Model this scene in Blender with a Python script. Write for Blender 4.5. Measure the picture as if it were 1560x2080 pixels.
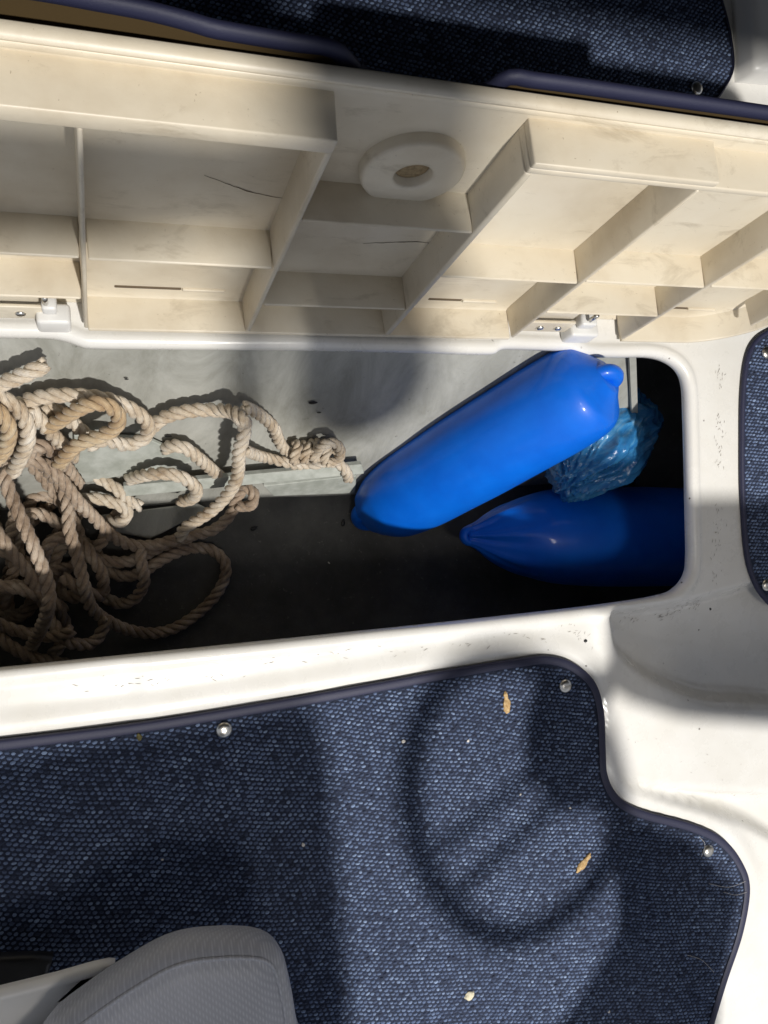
import bpy, bmesh, math, random
import numpy as np
from mathutils import Vector, Matrix, noise
random.seed(7); np.random.seed(7)
sc = bpy.context.scene
for o in list(bpy.data.objects): bpy.data.objects.remove(o)
COL = sc.collection
R = math.radians

# ------------------------------------------------------------------ camera
F_PX = 1650.0; H = 0.9                      # focal length in pixels of the 1560 px wide photograph, height over the deck
def _n(v): v = np.array(v, float); return v/np.linalg.norm(v)
_X = _n((4533, -260, F_PX)); _Y = np.array((1275, 32700, F_PX), float); _Y -= _X*_X.dot(_Y); _Y = _n(_Y); _Z = np.cross(_X, _Y)
WM = np.array([_X, -_Y, -_Z])               # camera (x right, y down, z forward) -> world
CAM = np.array([0.0, 0.0, H])
cd = bpy.data.cameras.new('camera'); cam = bpy.data.objects.new('camera', cd); COL.objects.link(cam); sc.camera = cam
cd.sensor_fit = 'HORIZONTAL'; cd.sensor_width = 36; cd.lens = 36*F_PX/1560; cd.clip_start = 0.01; cd.clip_end = 100
_m = WM @ np.diag([1, -1, -1])
cam.matrix_world = Matrix([[*_m[0], CAM[0]], [*_m[1], CAM[1]], [*_m[2], CAM[2]], [0, 0, 0, 1]])

# ------------------------------------------------------------------ light
LK = np.array((0.58, -1.85, 3.6))
w = bpy.data.worlds.new('World'); sc.world = w; w.use_nodes = True
w.node_tree.nodes['Background'].inputs[0].default_value = (0.80, 0.86, 1.0, 1)
w.node_tree.nodes['Background'].inputs[1].default_value = 0.44
def area_lamp(name, loc, target, size, power, col):
    ld = bpy.data.lights.new(name, 'AREA'); ld.shape = 'DISK'; ld.size = size; ld.energy = power; ld.color = col
    o = bpy.data.objects.new(name, ld); COL.objects.link(o); o.location = loc
    o.rotation_euler = (Vector(target)-Vector(loc)).to_track_quat('-Z', 'Y').to_euler(); return o
area_lamp('hall_lamp', LK, (0.4, 0, 0), 0.15, 190, (1.0, 0.965, 0.91))
area_lamp('hall_fill_lamp', (0.15, -0.75, 3.3), (0.3, 0, 0), 0.5, 14, (1.0, 0.93, 0.84))
sc.view_settings.view_transform = 'Standard'; sc.view_settings.look = 'None'
sc.view_settings.exposure = 0.0; sc.view_settings.gamma = 1.0

# ------------------------------------------------------------------ geometry of the place
def ray(px, py):
    return WM @ np.array([px-780, py-1040, F_PX])
def P(px, py, z=0.0):                       # point of the horizontal plane at height z
    d = ray(px, py); return CAM + d*((z-H)/d[2])
def plane_hit(px, py, o, nrm):
    d = ray(px, py); o = np.array(o, float); nrm = np.array(nrm, float)
    return CAM + d*(((o-CAM)@nrm)/(d@nrm))
HY = 0.1549; LA = R(12)
LL = np.array((0, math.sin(LA), math.cos(LA))); LN = np.array((0, -LL[2], LL[1]))
HO = np.array((0, HY, 0.006))
def PL(px, py, wv=-0.037):                  # lid coordinates (u along, v up the lid)
    q = plane_hit(px, py, HO+LN*wv, LN)-HO
    return (q[0], q@LL)
ZF = -0.35                                   # locker floor
WT = np.array((0, 0.158, -0.012)); WB = np.array((0, -0.036, ZF))
WL = _n(WT-WB); WN = np.array((0, -WL[2], WL[1]))
def PW(px, py, off=0.0):                    # point on the sloping locker wall, pushed off it
    return plane_hit(px, py, WB+WN*off, WN)
def occ(px, py, z, z0=0.0):                 # point at height z on the line from the lamp to a deck point
    p = P(px, py, z0); t = (z-z0)/(LK[2]-z0); return p+(LK-p)*t

def spline(pts, n=8, closed=False):
    pts = [np.array(p, float) for p in pts]; out = []
    N = len(pts); rng = range(N) if closed else range(N-1)
    for i in rng:
        if closed: p0, p1, p2, p3 = pts[i-1], pts[i], pts[(i+1) % N], pts[(i+2) % N]
        else: p0, p1, p2, p3 = pts[max(i-1, 0)], pts[i], pts[i+1], pts[min(i+2, N-1)]
        for k in range(n):
            t = k/n
            out.append(.5*((2*p1)+(-p0+p2)*t+(2*p0-5*p1+4*p2-p3)*t*t+(-p0+3*p1-3*p2+p3)*t**3))
    if not closed: out.append(pts[-1])
    return np.array(out)
def resample(pts, step, closed=False):
    P_ = np.array(pts); 
    if closed: P_ = np.vstack([P_, P_[:1]])
    d = np.r_[0, np.cumsum(np.linalg.norm(np.diff(P_, axis=0), axis=1))]
    n = max(2, int(round(d[-1]/step))+1); s = np.linspace(0, d[-1], n)
    out = np.stack([np.interp(s, d, P_[:, k]) for k in range(P_.shape[1])], 1)
    return out[:-1] if closed else out

# ------------------------------------------------------------------ materials
def newmat(name, col=(.5, .5, .5), rough=.5, **kw):
    m = bpy.data.materials.new(name); m.use_nodes = True; nt = m.node_tree
    b = nt.nodes['Principled BSDF']; b.inputs['Base Color'].default_value = (*col, 1); b.inputs['Roughness'].default_value = rough
    for k, v in kw.items(): b.inputs[k.replace('_', ' ')].default_value = v
    return m, nt, b
def N(nt, t, **kw):
    n = nt.nodes.new(t)
    for k, v in kw.items():
        if k.startswith('i_'):
            key = k[2:].replace('_', ' '); n.inputs[int(key) if key.isdigit() else key].default_value = v
        else: setattr(n, k, v)
    return n
def ramp(nt, stops):
    r = N(nt, 'ShaderNodeValToRGB'); e = r.color_ramp.elements
    while len(e) < len(stops): e.new(.5)
    for x, (p, c) in zip(e, stops): x.position = p; x.color = (*c, 1) if len(c) == 3 else c
    return r
def noisy(nt, scale, detail=5, rough=.6, vec=None, dist=0):
    n = N(nt, 'ShaderNodeTexNoise', i_Scale=scale, i_Detail=detail, i_Roughness=rough, i_Distortion=dist)
    if vec is None: vec = coords(nt)
    nt.links.new(vec, n.inputs['Vector']); return n
def coords(nt, scale=(1, 1, 1), kind='Object'):
    tc = N(nt, 'ShaderNodeTexCoord'); mp = N(nt, 'ShaderNodeMapping'); mp.inputs['Scale'].default_value = scale
    nt.links.new(tc.outputs[kind], mp.inputs[0]); return mp.outputs[0]
def mixc(nt, fac, a, b, mode='MIX'):
    n = N(nt, 'ShaderNodeMix', data_type='RGBA', blend_type=mode)
    for s, v in ((0, fac), (6, a), (7, b)):
        if hasattr(v, 'links') or hasattr(v, 'is_linked'): nt.links.new(v, n.inputs[s])
        else: n.inputs[s].default_value = v if not isinstance(v, tuple) else (*v, 1)
    return n.outputs[2]
def bump(nt, b, h, strength=.3, dist=.001, normal=None):
    n = N(nt, 'ShaderNodeBump', i_Strength=strength, i_Distance=dist); nt.links.new(h, n.inputs['Height'])
    if normal: nt.links.new(normal, n.inputs['Normal'])
    nt.links.new(n.outputs[0], b.inputs['Normal']); return n.outputs[0]

def mat_gelcoat():
    m, nt, b = newmat('white_gelcoat', rough=.28); L = nt.links
    n1 = noisy(nt, 9, 6); r1 = ramp(nt, [(.3, (.70, .68, .63)), (.7, (.78, .77, .74))]); L.new(n1.outputs[0], r1.inputs[0])
    # sparse black specks
    v = N(nt, 'ShaderNodeTexVoronoi', i_Scale=34.0, i_Randomness=1.0); L.new(coords(nt), v.inputs['Vector'])
    nz = noisy(nt, 7, 2); sp = ramp(nt, [(.03, (1, 1, 1)), (.07, (0, 0, 0))])
    nn = noisy(nt, 500, 2); ad = N(nt, 'ShaderNodeMath', operation='MULTIPLY_ADD', i_1=.09, i_2=-.04); L.new(nn.outputs[0], ad.inputs[0])
    a2 = N(nt, 'ShaderNodeMath', operation='ADD'); L.new(v.outputs['Distance'], a2.inputs[0]); L.new(ad.outputs[0], a2.inputs[1]); L.new(a2.outputs[0], sp.inputs[0])
    gate = ramp(nt, [(.5, (0, 0, 0)), (.56, (1, 1, 1))]); L.new(nz.outputs[0], gate.inputs[0])
    mu = N(nt, 'ShaderNodeMath', operation='MULTIPLY'); L.new(sp.outputs[0], mu.inputs[0]); L.new(gate.outputs[0], mu.inputs[1])
    c = mixc(nt, mu.outputs[0], r1.outputs[0], (.07, .055, .04))
    # scuffs: short dark scratches
    ns = noisy(nt, 60, 8, .75, coords(nt, (1, .28, 1)), 1.2); rs = ramp(nt, [(.70, (0, 0, 0)), (.80, (.4, .4, .4))]); L.new(ns.outputs[0], rs.inputs[0])
    ng = noisy(nt, 5, 2); rg = ramp(nt, [(.5, (0, 0, 0)), (.66, (1, 1, 1))]); L.new(ng.outputs[0], rg.inputs[0])
    m2 = N(nt, 'ShaderNodeMath', operation='MULTIPLY'); L.new(rs.outputs[0], m2.inputs[0]); L.new(rg.outputs[0], m2.inputs[1])
    c = mixc(nt, m2.outputs[0], c, (.25, .20, .15))
    L.new(c, b.inputs['Base Color'])
    nr = noisy(nt, 30, 4); rr = ramp(nt, [(.3, (.2,)*3), (.75, (.42,)*3)]); L.new(nr.outputs[0], rr.inputs[0]); L.new(rr.outputs[0], b.inputs['Roughness'])
    bump(nt, b, nr.outputs[0], .25, .0006); b.inputs['Coat Weight'].default_value = .25
    return m
def mat_lid():
    m, nt, b = newmat('aged_cream_gelcoat', rough=.42); L = nt.links
    n1 = noisy(nt, 6, 6, .6); r1 = ramp(nt, [(.28, (.52, .44, .32)), (.5, (.66, .59, .465)), (.72, (.72, .665, .55))]); L.new(n1.outputs[0], r1.inputs[0])
    n2 = noisy(nt, 26, 8, .7, coords(nt, (.5, 1.3, 1)), .6); r2 = ramp(nt, [(.56, (0, 0, 0)), (.76, (.55,)*3)]); L.new(n2.outputs[0], r2.inputs[0])
    c = mixc(nt, r2.outputs[0], r1.outputs[0], (.27, .21, .13))
    n3 = noisy(nt, 240, 4, .6); r3 = ramp(nt, [(.69, (0, 0, 0)), (.76, (.7,)*3)]); L.new(n3.outputs[0], r3.inputs[0])
    c = mixc(nt, r3.outputs[0], c, (.22, .15, .08)); L.new(c, b.inputs['Base Color'])
    n4 = noisy(nt, 45, 5); bump(nt, b, n4.outputs[0], .35, .0012)
    return m
def mat_dirt():
    m, nt, b = newmat('brown_grime', (.12, .085, .05), .8); return m
def mat_wall():
    m, nt, b = newmat('grey_locker_paint', rough=.7); L = nt.links
    n1 = noisy(nt, 9, 10, .72, coords(nt, (1.6, .6, .6)), .8); r1 = ramp(nt, [(.3, (.24, .24, .205)), (.52, (.37, .37, .335)), (.72, (.48, .48, .44))]); L.new(n1.outputs[0], r1.inputs[0])
    n3 = noisy(nt, 70, 5, .7); r3 = ramp(nt, [(.66, (0, 0, 0)), (.74, (.8,)*3)]); L.new(n3.outputs[0], r3.inputs[0])
    c = mixc(nt, r3.outputs[0], r1.outputs[0], (.06, .06, .05)); L.new(c, b.inputs['Base Color'])
    bump(nt, b, n3.outputs[0], .4, .002); return m
def mat_floor():
    m, nt, b = newmat('dark_locker_floor', rough=.75); L = nt.links
    n1 = noisy(nt, 9, 8, .7); r1 = ramp(nt, [(.3, (.055, .054, .050)), (.5, (.085, .083, .077)), (.7, (.13, .126, .115))]); L.new(n1.outputs[0], r1.inputs[0])
    n3 = noisy(nt, 130, 4, .7); r3 = ramp(nt, [(.62, (0, 0, 0)), (.72, (.7,)*3)]); L.new(n3.outputs[0], r3.inputs[0])
    c = mixc(nt, r3.outputs[0], r1.outputs[0], (.22, .21, .19)); L.new(c, b.inputs['Base Color'])
    bump(nt, b, n3.outputs[0], .4, .001); return m
def mat_rope(name, c0, c1, c2):
    m, nt, b = newmat(name, rough=.75); L = nt.links
    n1 = noisy(nt, 26, 8, .75); r1 = ramp(nt, [(.34, c0), (.5, c1), (.66, c2)]); L.new(n1.outputs[0], r1.inputs[0])
    uv = N(nt, 'ShaderNodeUVMap'); mp = N(nt, 'ShaderNodeMapping'); mp.inputs['Scale'].default_value = (1, 1, 1); L.new(uv.outputs[0], mp.inputs[0])
    wv = N(nt, 'ShaderNodeTexWave', i_Scale=1.6, i_Distortion=1.2, i_Detail=2.0); wv.bands_direction = 'DIAGONAL'; L.new(mp.outputs[0], wv.inputs[0])
    c = mixc(nt, wv.outputs[1], r1.outputs[0], tuple(.62*x for x in c0)); 
    mx = mixc(nt, .3, r1.outputs[0], c); L.new(mx, b.inputs['Base Color'])
    bump(nt, b, wv.outputs[1], .5, .0008); b.inputs['Sheen Weight'].default_value = .15
    return m
def mat_blue():
    m, nt, b = newmat('blue_fender_vinyl', (.004, .085, .66), .3); L = nt.links
    n1 = noisy(nt, 14, 4); r1 = ramp(nt, [(.3, (.001, .11, .62)), (.7, (.002, .15, .74))]); L.new(n1.outputs[0], r1.inputs[0]); L.new(r1.outputs[0], b.inputs['Base Color'])
    n2 = noisy(nt, 60, 4); bump(nt, b, n2.outputs[0], .08, .0008); b.inputs['Specular IOR Level'].default_value = .28
    rr = ramp(nt, [(.3, (.40,)*3), (.7, (.52,)*3)]); b.inputs['Coat Weight'].default_value = .25; b.inputs['Coat Roughness'].default_value = .12; L.new(n2.outputs[0], rr.inputs[0]); L.new(rr.outputs[0], b.inputs['Roughness'])
    return m
def mat_film():
    m, nt, b = newmat('crumpled_blue_film', (.03, .16, .36), .2); L = nt.links
    n1 = noisy(nt, 16, 6, .6, coords(nt, (1, 3, 1)), 1.5); r1 = ramp(nt, [(.3, (.015, .13, .38)), (.55, (.05, .26, .56)), (.78, (.28, .50, .68))]); L.new(n1.outputs[0], r1.inputs[0]); L.new(r1.outputs[0], b.inputs['Base Color'])
    b.inputs['Specular IOR Level'].default_value = .55; b.inputs['Transmission Weight'].default_value = .12
    n2 = noisy(nt, 50, 5, .6, coords(nt, (1, 4, 1)), 1); bump(nt, b, n2.outputs[0], .4, .002); return m
def mat_loops():
    m, nt, b = newmat('navy_boucle_loops', rough=.85); L = nt.links
    a = N(nt, 'ShaderNodeAttribute', attribute_name='tone')
    r = ramp(nt, [(0, (.008, .012, .028)), (.35, (.022, .034, .075)), (.62, (.105, .150, .265)), (1, (.27, .36, .54))]); L.new(a.outputs['Fac'], r.inputs[0])
    n = noisy(nt, 900, 3, .6); rr = ramp(nt, [(.3, (.75,)*3), (.7, (1.25,)*3)]); L.new(n.outputs[0], rr.inputs[0])
    c = mixc(nt, 1.0, r.outputs[0], rr.outputs[0], 'MULTIPLY'); L.new(c, b.inputs['Base Color'])
    bump(nt, b, n.outputs[0], .6, .0006); b.inputs['Sheen Weight'].default_value = .1
    return m
def mat_backing():
    m, nt, b = newmat('navy_weave_ground', rough=.9); L = nt.links
    n = noisy(nt, 700, 3, .6); rr = ramp(nt, [(.35, (.008, .012, .026)), (.7, (.026, .038, .080))]); L.new(n.outputs[0], rr.inputs[0]); L.new(rr.outputs[0], b.inputs['Base Color'])
    bump(nt, b, n.outputs[0], .8, .001); return m
def mat_binding():
    m, nt, b = newmat('navy_binding_tape', (.018, .02, .052), .6); L = nt.links
    n = noisy(nt, 500, 3, .6); bump(nt, b, n.outputs[0], .35, .0005); return m
def mat_vinyl():
    m, nt, b = newmat('grey_embossed_vinyl', (.17, .175, .19), .42); L = nt.links
    co = coords(nt); 
    wv = N(nt, 'ShaderNodeTexWave', i_Scale=95.0, i_Distortion=.3); wv.bands_direction = 'DIAGONAL'; L.new(co, wv.inputs[0])
    w2 = N(nt, 'ShaderNodeTexWave', i_Scale=110.0, i_Distortion=.3); w2.bands_direction = 'X'; L.new(co, w2.inputs[0])
    mu = N(nt, 'ShaderNodeMath', operation='MULTIPLY'); L.new(wv.outputs[1], mu.inputs[0]); L.new(w2.outputs[1], mu.inputs[1])
    n = noisy(nt, 12, 4); r = ramp(nt, [(.3, (.29, .30, .33)), (.7, (.35, .36, .40))]); L.new(n.outputs[0], r.inputs[0])
    c = mixc(nt, mu.outputs[0], r.outputs[0], (.52, .53, .58)); mx = mixc(nt, .5, r.outputs[0], c); L.new(mx, b.inputs['Base Color'])
    bump(nt, b, mu.outputs[0], .4, .0005); return m
def mat_metal():
    m, nt, b = newmat('worn_chrome', (.72, .69, .62), .28, Metallic=1.0); n = noisy(nt, 300, 3); bump(nt, b, n.outputs[0], .3, .0005); return m
GEL = mat_gelcoat(); LIDM = mat_lid(); DIRT = mat_dirt(); WALL = mat_wall(); FLOOR = mat_floor()
ROPE_TAN = mat_rope('tan_rope', (.20, .135, .085), (.43, .325, .235), (.66, .56, .45))
ROPE_WHITE = mat_rope('off_white_rope', (.40, .29, .18), (.68, .58, .45), (.86, .80, .70))
ROPE_GOLD = mat_rope('golden_rope', (.36, .23, .12), (.54, .40, .24), (.70, .59, .42))
BLUE = mat_blue(); FILM = mat_film(); LOOPS = mat_loops(); BACK = mat_backing(); BIND = mat_binding(); VINYL = mat_vinyl(); METAL = mat_metal()
TANB = newmat('tan_latex_backing', (.062, .038, .010), .8)[0]; BLACK = newmat('black_plastic', (.012, .012, .013), .45)[0]
WHITEP = newmat('white_plastic', (.74, .73, .70), .35)[0]; GREYP = newmat('grey_blocker_paint', (.35, .35, .36), .5)[0]
SHADE_BLACK = newmat('painted_shade_black', (.006, .006, .006), .7)[0]; BATTEN = None  # near-black colour stands in for shade inside the locker; also on added blockers
def mat_husk(name, a, c):
    m, nt, b = newmat(name, a, .8); n = noisy(nt, 300, 4); r = ramp(nt, [(.35, a), (.65, c)]); nt.links.new(n.outputs[0], r.inputs[0]); nt.links.new(r.outputs[0], b.inputs['Base Color']); bump(nt, b, n.outputs[0], .6, .001); return m
BATTEN = mat_husk('pale_painted_batten', (.33, .35, .31), (.48, .50, .46)); BATTEN.node_tree.nodes['Noise Texture'].inputs['Scale'].default_value = 40
HUSK = mat_husk('dry_husk', (.34, .20, .07), (.62, .44, .22)); CHIP = mat_husk('pale_chip', (.55, .50, .34), (.75, .70, .55)); CRUMB = mat_husk('white_crumb', (.6, .55, .5), (.8, .78, .74)); GREENC = mat_husk('olive_crumb', (.07, .06, .02), (.14, .12, .04))

# ------------------------------------------------------------------ object helpers
def mesh(name, V, Fc, mat, parent=None, smooth=True, me=None):
    if me is None:
        me = bpy.data.meshes.new(name)
        me.from_pydata([tuple(map(float, v)) for v in V], [], [tuple(map(int, f)) for f in Fc]); me.update()
        if smooth: me.polygons.foreach_set('use_smooth', [True]*len(me.polygons))
        me.materials.append(mat)
    o = bpy.data.objects.new(name, me); COL.objects.link(o)
    if parent: o.parent = parent
    return o
def from_bm(name, bm, mat, parent=None, smooth=True):
    me = bpy.data.meshes.new(name); bmesh.ops.recalc_face_normals(bm, faces=bm.faces); bm.to_mesh(me); bm.free()
    if smooth:
        me.polygons.foreach_set('use_smooth', [True]*len(me.polygons))
        try: me.set_sharp_from_angle(angle=R(50))
        except Exception: pass
    me.materials.append(mat); o = bpy.data.objects.new(name, me); COL.objects.link(o)
    if parent: o.parent = parent
    return o
def empty(name, loc=(0, 0, 0), rot=(0, 0, 0)):
    o = bpy.data.objects.new(name, None); COL.objects.link(o); o.location = loc; o.rotation_euler = rot; o.empty_display_size = .02; return o
def tag(o, label=None, cat=None, group=None, kind=None):
    if label: o['label'] = label
    if cat: o['category'] = cat
    if group: o['group'] = group
    if kind: o['kind'] = kind
    return o
def box_bm(x0, x1, y0, y1, z0, z1, bev=0.0015, seg=2, draft=0.0):
    bm = bmesh.new()
    vs = [bm.verts.new(p) for p in [(x0-draft, y0-draft, z0), (x1+draft, y0-draft, z0), (x1+draft, y1+draft, z0), (x0-draft, y1+draft, z0), (x0, y0, z1), (x1, y0, z1), (x1, y1, z1), (x0, y1, z1)]]
    for f in [(3, 2, 1, 0), (4, 5, 6, 7), (0, 1, 5, 4), (1, 2, 6, 5), (2, 3, 7, 6), (3, 0, 4, 7)]: bm.faces.new([vs[i] for i in f])
    if bev: bmesh.ops.bevel(bm, geom=list(bm.edges), offset=bev, segments=seg, affect='EDGES', profile=.5)
    return bm
def offset_poly(pts, d):                    # pts CCW, positive d moves inwards
    P_ = np.array(pts)[:, :2]; a = np.roll(P_, 1, 0); c = np.roll(P_, -1, 0)
    t = c-a; t /= np.linalg.norm(t, axis=1)[:, None]+1e-12
    return P_+np.stack([-t[:, 1], t[:, 0]], 1)*d
def ccw(pts):
    P_ = np.array(pts)[:, :2]; x, y = P_.T
    return P_ if (x*np.roll(y, -1)-y*np.roll(x, -1)).sum() > 0 else P_[::-1]
def rings(name, pts, prof, mat, parent=None, cap_bot=False):
    """prof: list of (inward offset, z) from outside bottom to inside top; last ring gets a cap"""
    pts = ccw(pts); n = len(pts); V = []; Fc = []
    for d, z in prof: V += [(x, y, z) for x, y in offset_poly(pts, d)]
    for k in range(len(prof)-1):
        for i in range(n): j = (i+1) % n; Fc.append((k*n+i, k*n+j, (k+1)*n+j, (k+1)*n+i))
    Fc.append(tuple((len(prof)-1)*n+i for i in range(n)))
    if cap_bot: Fc.append(tuple(reversed(range(n))))
    return mesh(name, V, Fc, mat, parent)
def tube(name, path, r, mat, parent=None, seg=8, flat=1.0, closed=False, radii=None):
    path = [Vector(p) for p in path]; n = len(path); V = []; Fc = []
    up = None
    for i, p in enumerate(path):
        t = (path[(i+1) % n if closed else min(i+1, n-1)]-path[(i-1) % n if closed else max(i-1, 0)]).normalized()
        if up is None: up = t.orthogonal().normalized() if abs(t.z) > .9 else Vector((0, 0, 1))
        a = (up-t*up.dot(t)).normalized(); b = t.cross(a); up = a
        rr = radii[i] if radii is not None else r
        for k in range(seg):
            th = 2*math.pi*k/seg; V.append(p+a*(rr*flat*math.cos(th))+b*(rr*math.sin(th)))
    for i in range(n if closed else n-1):
        for k in range(seg):
            j = (i+1) % n; Fc.append((i*seg+k, i*seg+(k+1) % seg, j*seg+(k+1) % seg, j*seg+k))
    if not closed: Fc.append(tuple(reversed(range(seg)))); Fc.append(tuple((n-1)*seg+k for k in range(seg)))
    return mesh(name, V, Fc, mat, parent)
def lathe_bm(prof, seg=24):                 # (r, z)
    bm = bmesh.new(); rows = []
    for r, z in prof:
        rows.append([bm.verts.new((max(r, 1e-5)*math.cos(2*math.pi*k/seg), max(r, 1e-5)*math.sin(2*math.pi*k/seg), z)) for k in range(seg)])
    for a, b in zip(rows, rows[1:]):
        for k in range(seg): bm.faces.new((a[k], a[(k+1) % seg], b[(k+1) % seg], b[k]))
    bm.faces.new(rows[0][::-1]); bm.faces.new(rows[-1]); bmesh.ops.remove_doubles(bm, verts=bm.verts, dist=2e-5); return bm
def in_poly(pts, X, Y):
    c = np.zeros(X.shape, bool); n = len(pts); j = n-1
    for i in range(n):
        xi, yi = pts[i]; xj, yj = pts[j]
        m = ((yi > Y) != (yj > Y)) & (X < (xj-xi)*(Y-yi)/(yj-yi+1e-15)+xi); c ^= m; j = i
    return c
def sdf(pts, X, Y):                         # negative inside
    pts = np.array(pts)[:, :2]; d = np.full(X.shape, 1e9)
    for i in range(len(pts)):
        a = pts[i-1]; b = pts[i]; e = b-a; wx = X-a[0]; wy = Y-a[1]
        t = np.clip((wx*e[0]+wy*e[1])/(e@e+1e-15), 0, 1); d = np.minimum(d, np.hypot(wx-t*e[0], wy-t*e[1]))
    return np.where(in_poly(pts, X, Y), -d, d)
def sstep(a, b, x): t = np.clip((x-a)/(b-a), 0, 1); return t*t*(3-2*t)

# ------------------------------------------------------------------ the deck with the locker opening
open_px = [(-420, 668), (-200, 672), (0, 681), (95, 683), (135, 690), (165, 700), (200, 704), (400, 706), (620, 708), (820, 712), (990, 717), (1012, 712), (1030, 706), (1080, 707), (1150, 710),
           (1172, 716), (1195, 722), (1260, 723), (1320, 723), (1358, 732), (1384, 752), (1396, 785), (1399, 850), (1402, 950), (1404, 1050), (1405, 1130), (1400, 1168), (1380, 1196), (1345, 1212), (1230, 1231),
           (1000, 1258), (700, 1290), (400, 1321), (0, 1362), (-200, 1382), (-420, 1404)]
open_w = [P(x, y)[:2] for x, y in open_px]
open_s = ccw(resample(spline(open_w, 8, True), .004, True))
# the opening edge, densified round the near right corner from which the deck fans out
cc = np.array(P(1400, 1200)[:2]); dense = []
for i in range(len(open_s)):
    a = open_s[i]; b = open_s[(i+1) % len(open_s)]; k = 7 if np.linalg.norm(a-cc) < .055 else (4 if np.linalg.norm(a-np.array(P(1390, 745)[:2])) < .04 else 1)
    for t in range(k): dense.append(a+(b-a)*t/k)
open_d = np.array(dense)
mat_px = [(-420, 1548), (-200, 1523), (0, 1500), (300, 1463), (640, 1407), (900, 1360), (1050, 1336), (1110, 1331), (1160, 1345), (1203, 1383), (1221, 1440), (1225, 1520), (1229, 1572), (1252, 1615), (1300, 1643),
          (1400, 1670), (1460, 1698), (1500, 1745), (1517, 1800), (1503, 1890), (1470, 1990), (1440, 2090), (1390, 2260), (1300, 2420), (-420, 2420)]
mat_w = ccw(resample(spline([P(x, y)[:2] for x, y in mat_px], 8, True), .006, True))
bowl = spline([P(x, y)[:2] for x, y in [(1243, 1236), (1300, 1228), (1400, 1215), (1500, 1190), (1700, 1150), (1720, 1440), (1560, 1437), (1450, 1432), (1370, 1408), (1300, 1370), (1256, 1330), (1242, 1280)]], 6, True)
groove = spline([P(x, y)[:2] for x, y in [(1262, 1587), (1360, 1600), (1560, 1612), (1800, 1625), (1800, 1850), (1560, 1702), (1450, 1655), (1360, 1628)]], 6, True)
def deck_h(X, Y):
    z = np.zeros(X.shape)
    d = sdf(bowl, X, Y); z -= .026*sstep(.004, -.020, d)+.010*sstep(0, -.08, d)
    d = sdf(groove, X, Y); z -= .032*sstep(.001, -.016, d)
    d = sdf(mat_w, X, Y); z += .0035*sstep(.002, .008, d)*sstep(.034, .012, d)      # moulded bead round the mat
    z += .004*np.exp(-((X-.625)/.012)**2)*sstep(-.29, -.26, Y)*sstep(-.19, -.2, Y)
    z += -.0016*sstep(.055, .025, X)*sstep(-.27, -.255, Y)*sstep(-.185, -.20, Y)
    z += .0006*np.sin(X*23+Y*11)*np.sin(Y*17-X*5)
    return z
def build_deck():
    n = len(open_d); prof = [(-.05, -.016), (-.006, -.0155), (-.001, -.0145), (.001, -.012), (.001, -.006), (0, -.001), (-.003, .0022), (-.007, .0036), (-.012, .0032), (-.015, .0012), (-.018, .0002), (-.021, 0)]
    V = []; Fc = []
    base = offset_poly(open_d, -.021); outer = np.zeros_like(base)
    cen = np.array((.35, -.02)); lo = np.array((-1.0, -1.4)); hi = np.array((1.7, 1.3))
    for i, p in enumerate(open_d):
        q = offset_poly_cache[i] if False else None
    nrm = open_d-offset_poly(open_d, .01); nrm /= np.linalg.norm(nrm, axis=1)[:, None]
    dirs = base-cen; dirs /= np.linalg.norm(dirs, axis=1)[:, None]; dirs = dirs*.55+nrm*.45
    # smooth the fan directions so that rays never cross at the hinge notches
    for _ in range(60): dirs = (np.roll(dirs, 1, 0)+dirs+np.roll(dirs, -1, 0))/3
    for i in range(n):
        ts = []
        for k in (0, 1):
            if dirs[i, k] > 1e-9: ts.append((hi[k]-base[i, k])/dirs[i, k])
            elif dirs[i, k] < -1e-9: ts.append((lo[k]-base[i, k])/dirs[i, k])
        outer[i] = base[i]+dirs[i]*min(ts)
    for d, z in prof: 
        q = offset_poly(open_d, d); hz = deck_h(q[:, 0], q[:, 1]) if d < 0 else 0
        for (x, y), zz in zip(q, np.broadcast_to(hz, n)): V.append((x, y, z+zz))
    nr = 110; 
    for k in range(1, nr+1):
        t = (k/nr)**1.5; q = base+(outer-base)*t; hz = deck_h(q[:, 0], q[:, 1])
        V += [(x, y, zz) for (x, y), zz in zip(q, hz)]
    rows = len(prof)+nr
    for k in range(rows-1):
        for i in range(n): j = (i+1) % n; Fc.append((k*n+i, (k+1)*n+i, (k+1)*n+j, k*n+j))
    o = mesh('cockpit_deck', V, Fc, GEL); tag(o, kind='structure'); return o
build_deck()

# ------------------------------------------------------------------ inside of the locker
def quad_grid(name, f, nu, nv, mat, parent=None):
    V = [f(i/nu, j/nv) for j in range(nv+1) for i in range(nu+1)]
    Fc = [(j*(nu+1)+i, j*(nu+1)+i+1, (j+1)*(nu+1)+i+1, (j+1)*(nu+1)+i) for j in range(nv) for i in range(nu)]
    return mesh(name, V, Fc, mat, parent)
XT = float(PW(1250, 722)[0]); XB = float(PW(1250, 1010)[0]); WX1 = max(XT, XB)
def wallf(u, v):
    x = -.55+(XB+(XT-XB)*v+.55)*u; p = WB+(WT-WB)*v; b = .004*noise.noise(Vector((x*6, v*3, 0)))
    return (x, p[1]+WN[1]*b, p[2]+WN[2]*b)
tag(quad_grid('locker_wall', wallf, 90, 24, WALL), kind='structure')
V_ = []
for xx, oo in ((0, .004), (.001, .010), (.012, .010), (.013, -.03)):
    for p, x0_ in ((WB, XB), (WT, XT)): V_.append((xx+x0_, p[1]+WN[1]*oo, p[2]+WN[2]*oo))
tag(mesh('locker_wall_return', V_, [(0, 2, 3, 1), (2, 4, 5, 3), (4, 6, 7, 5)], WALL, smooth=False), kind='structure')
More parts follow.
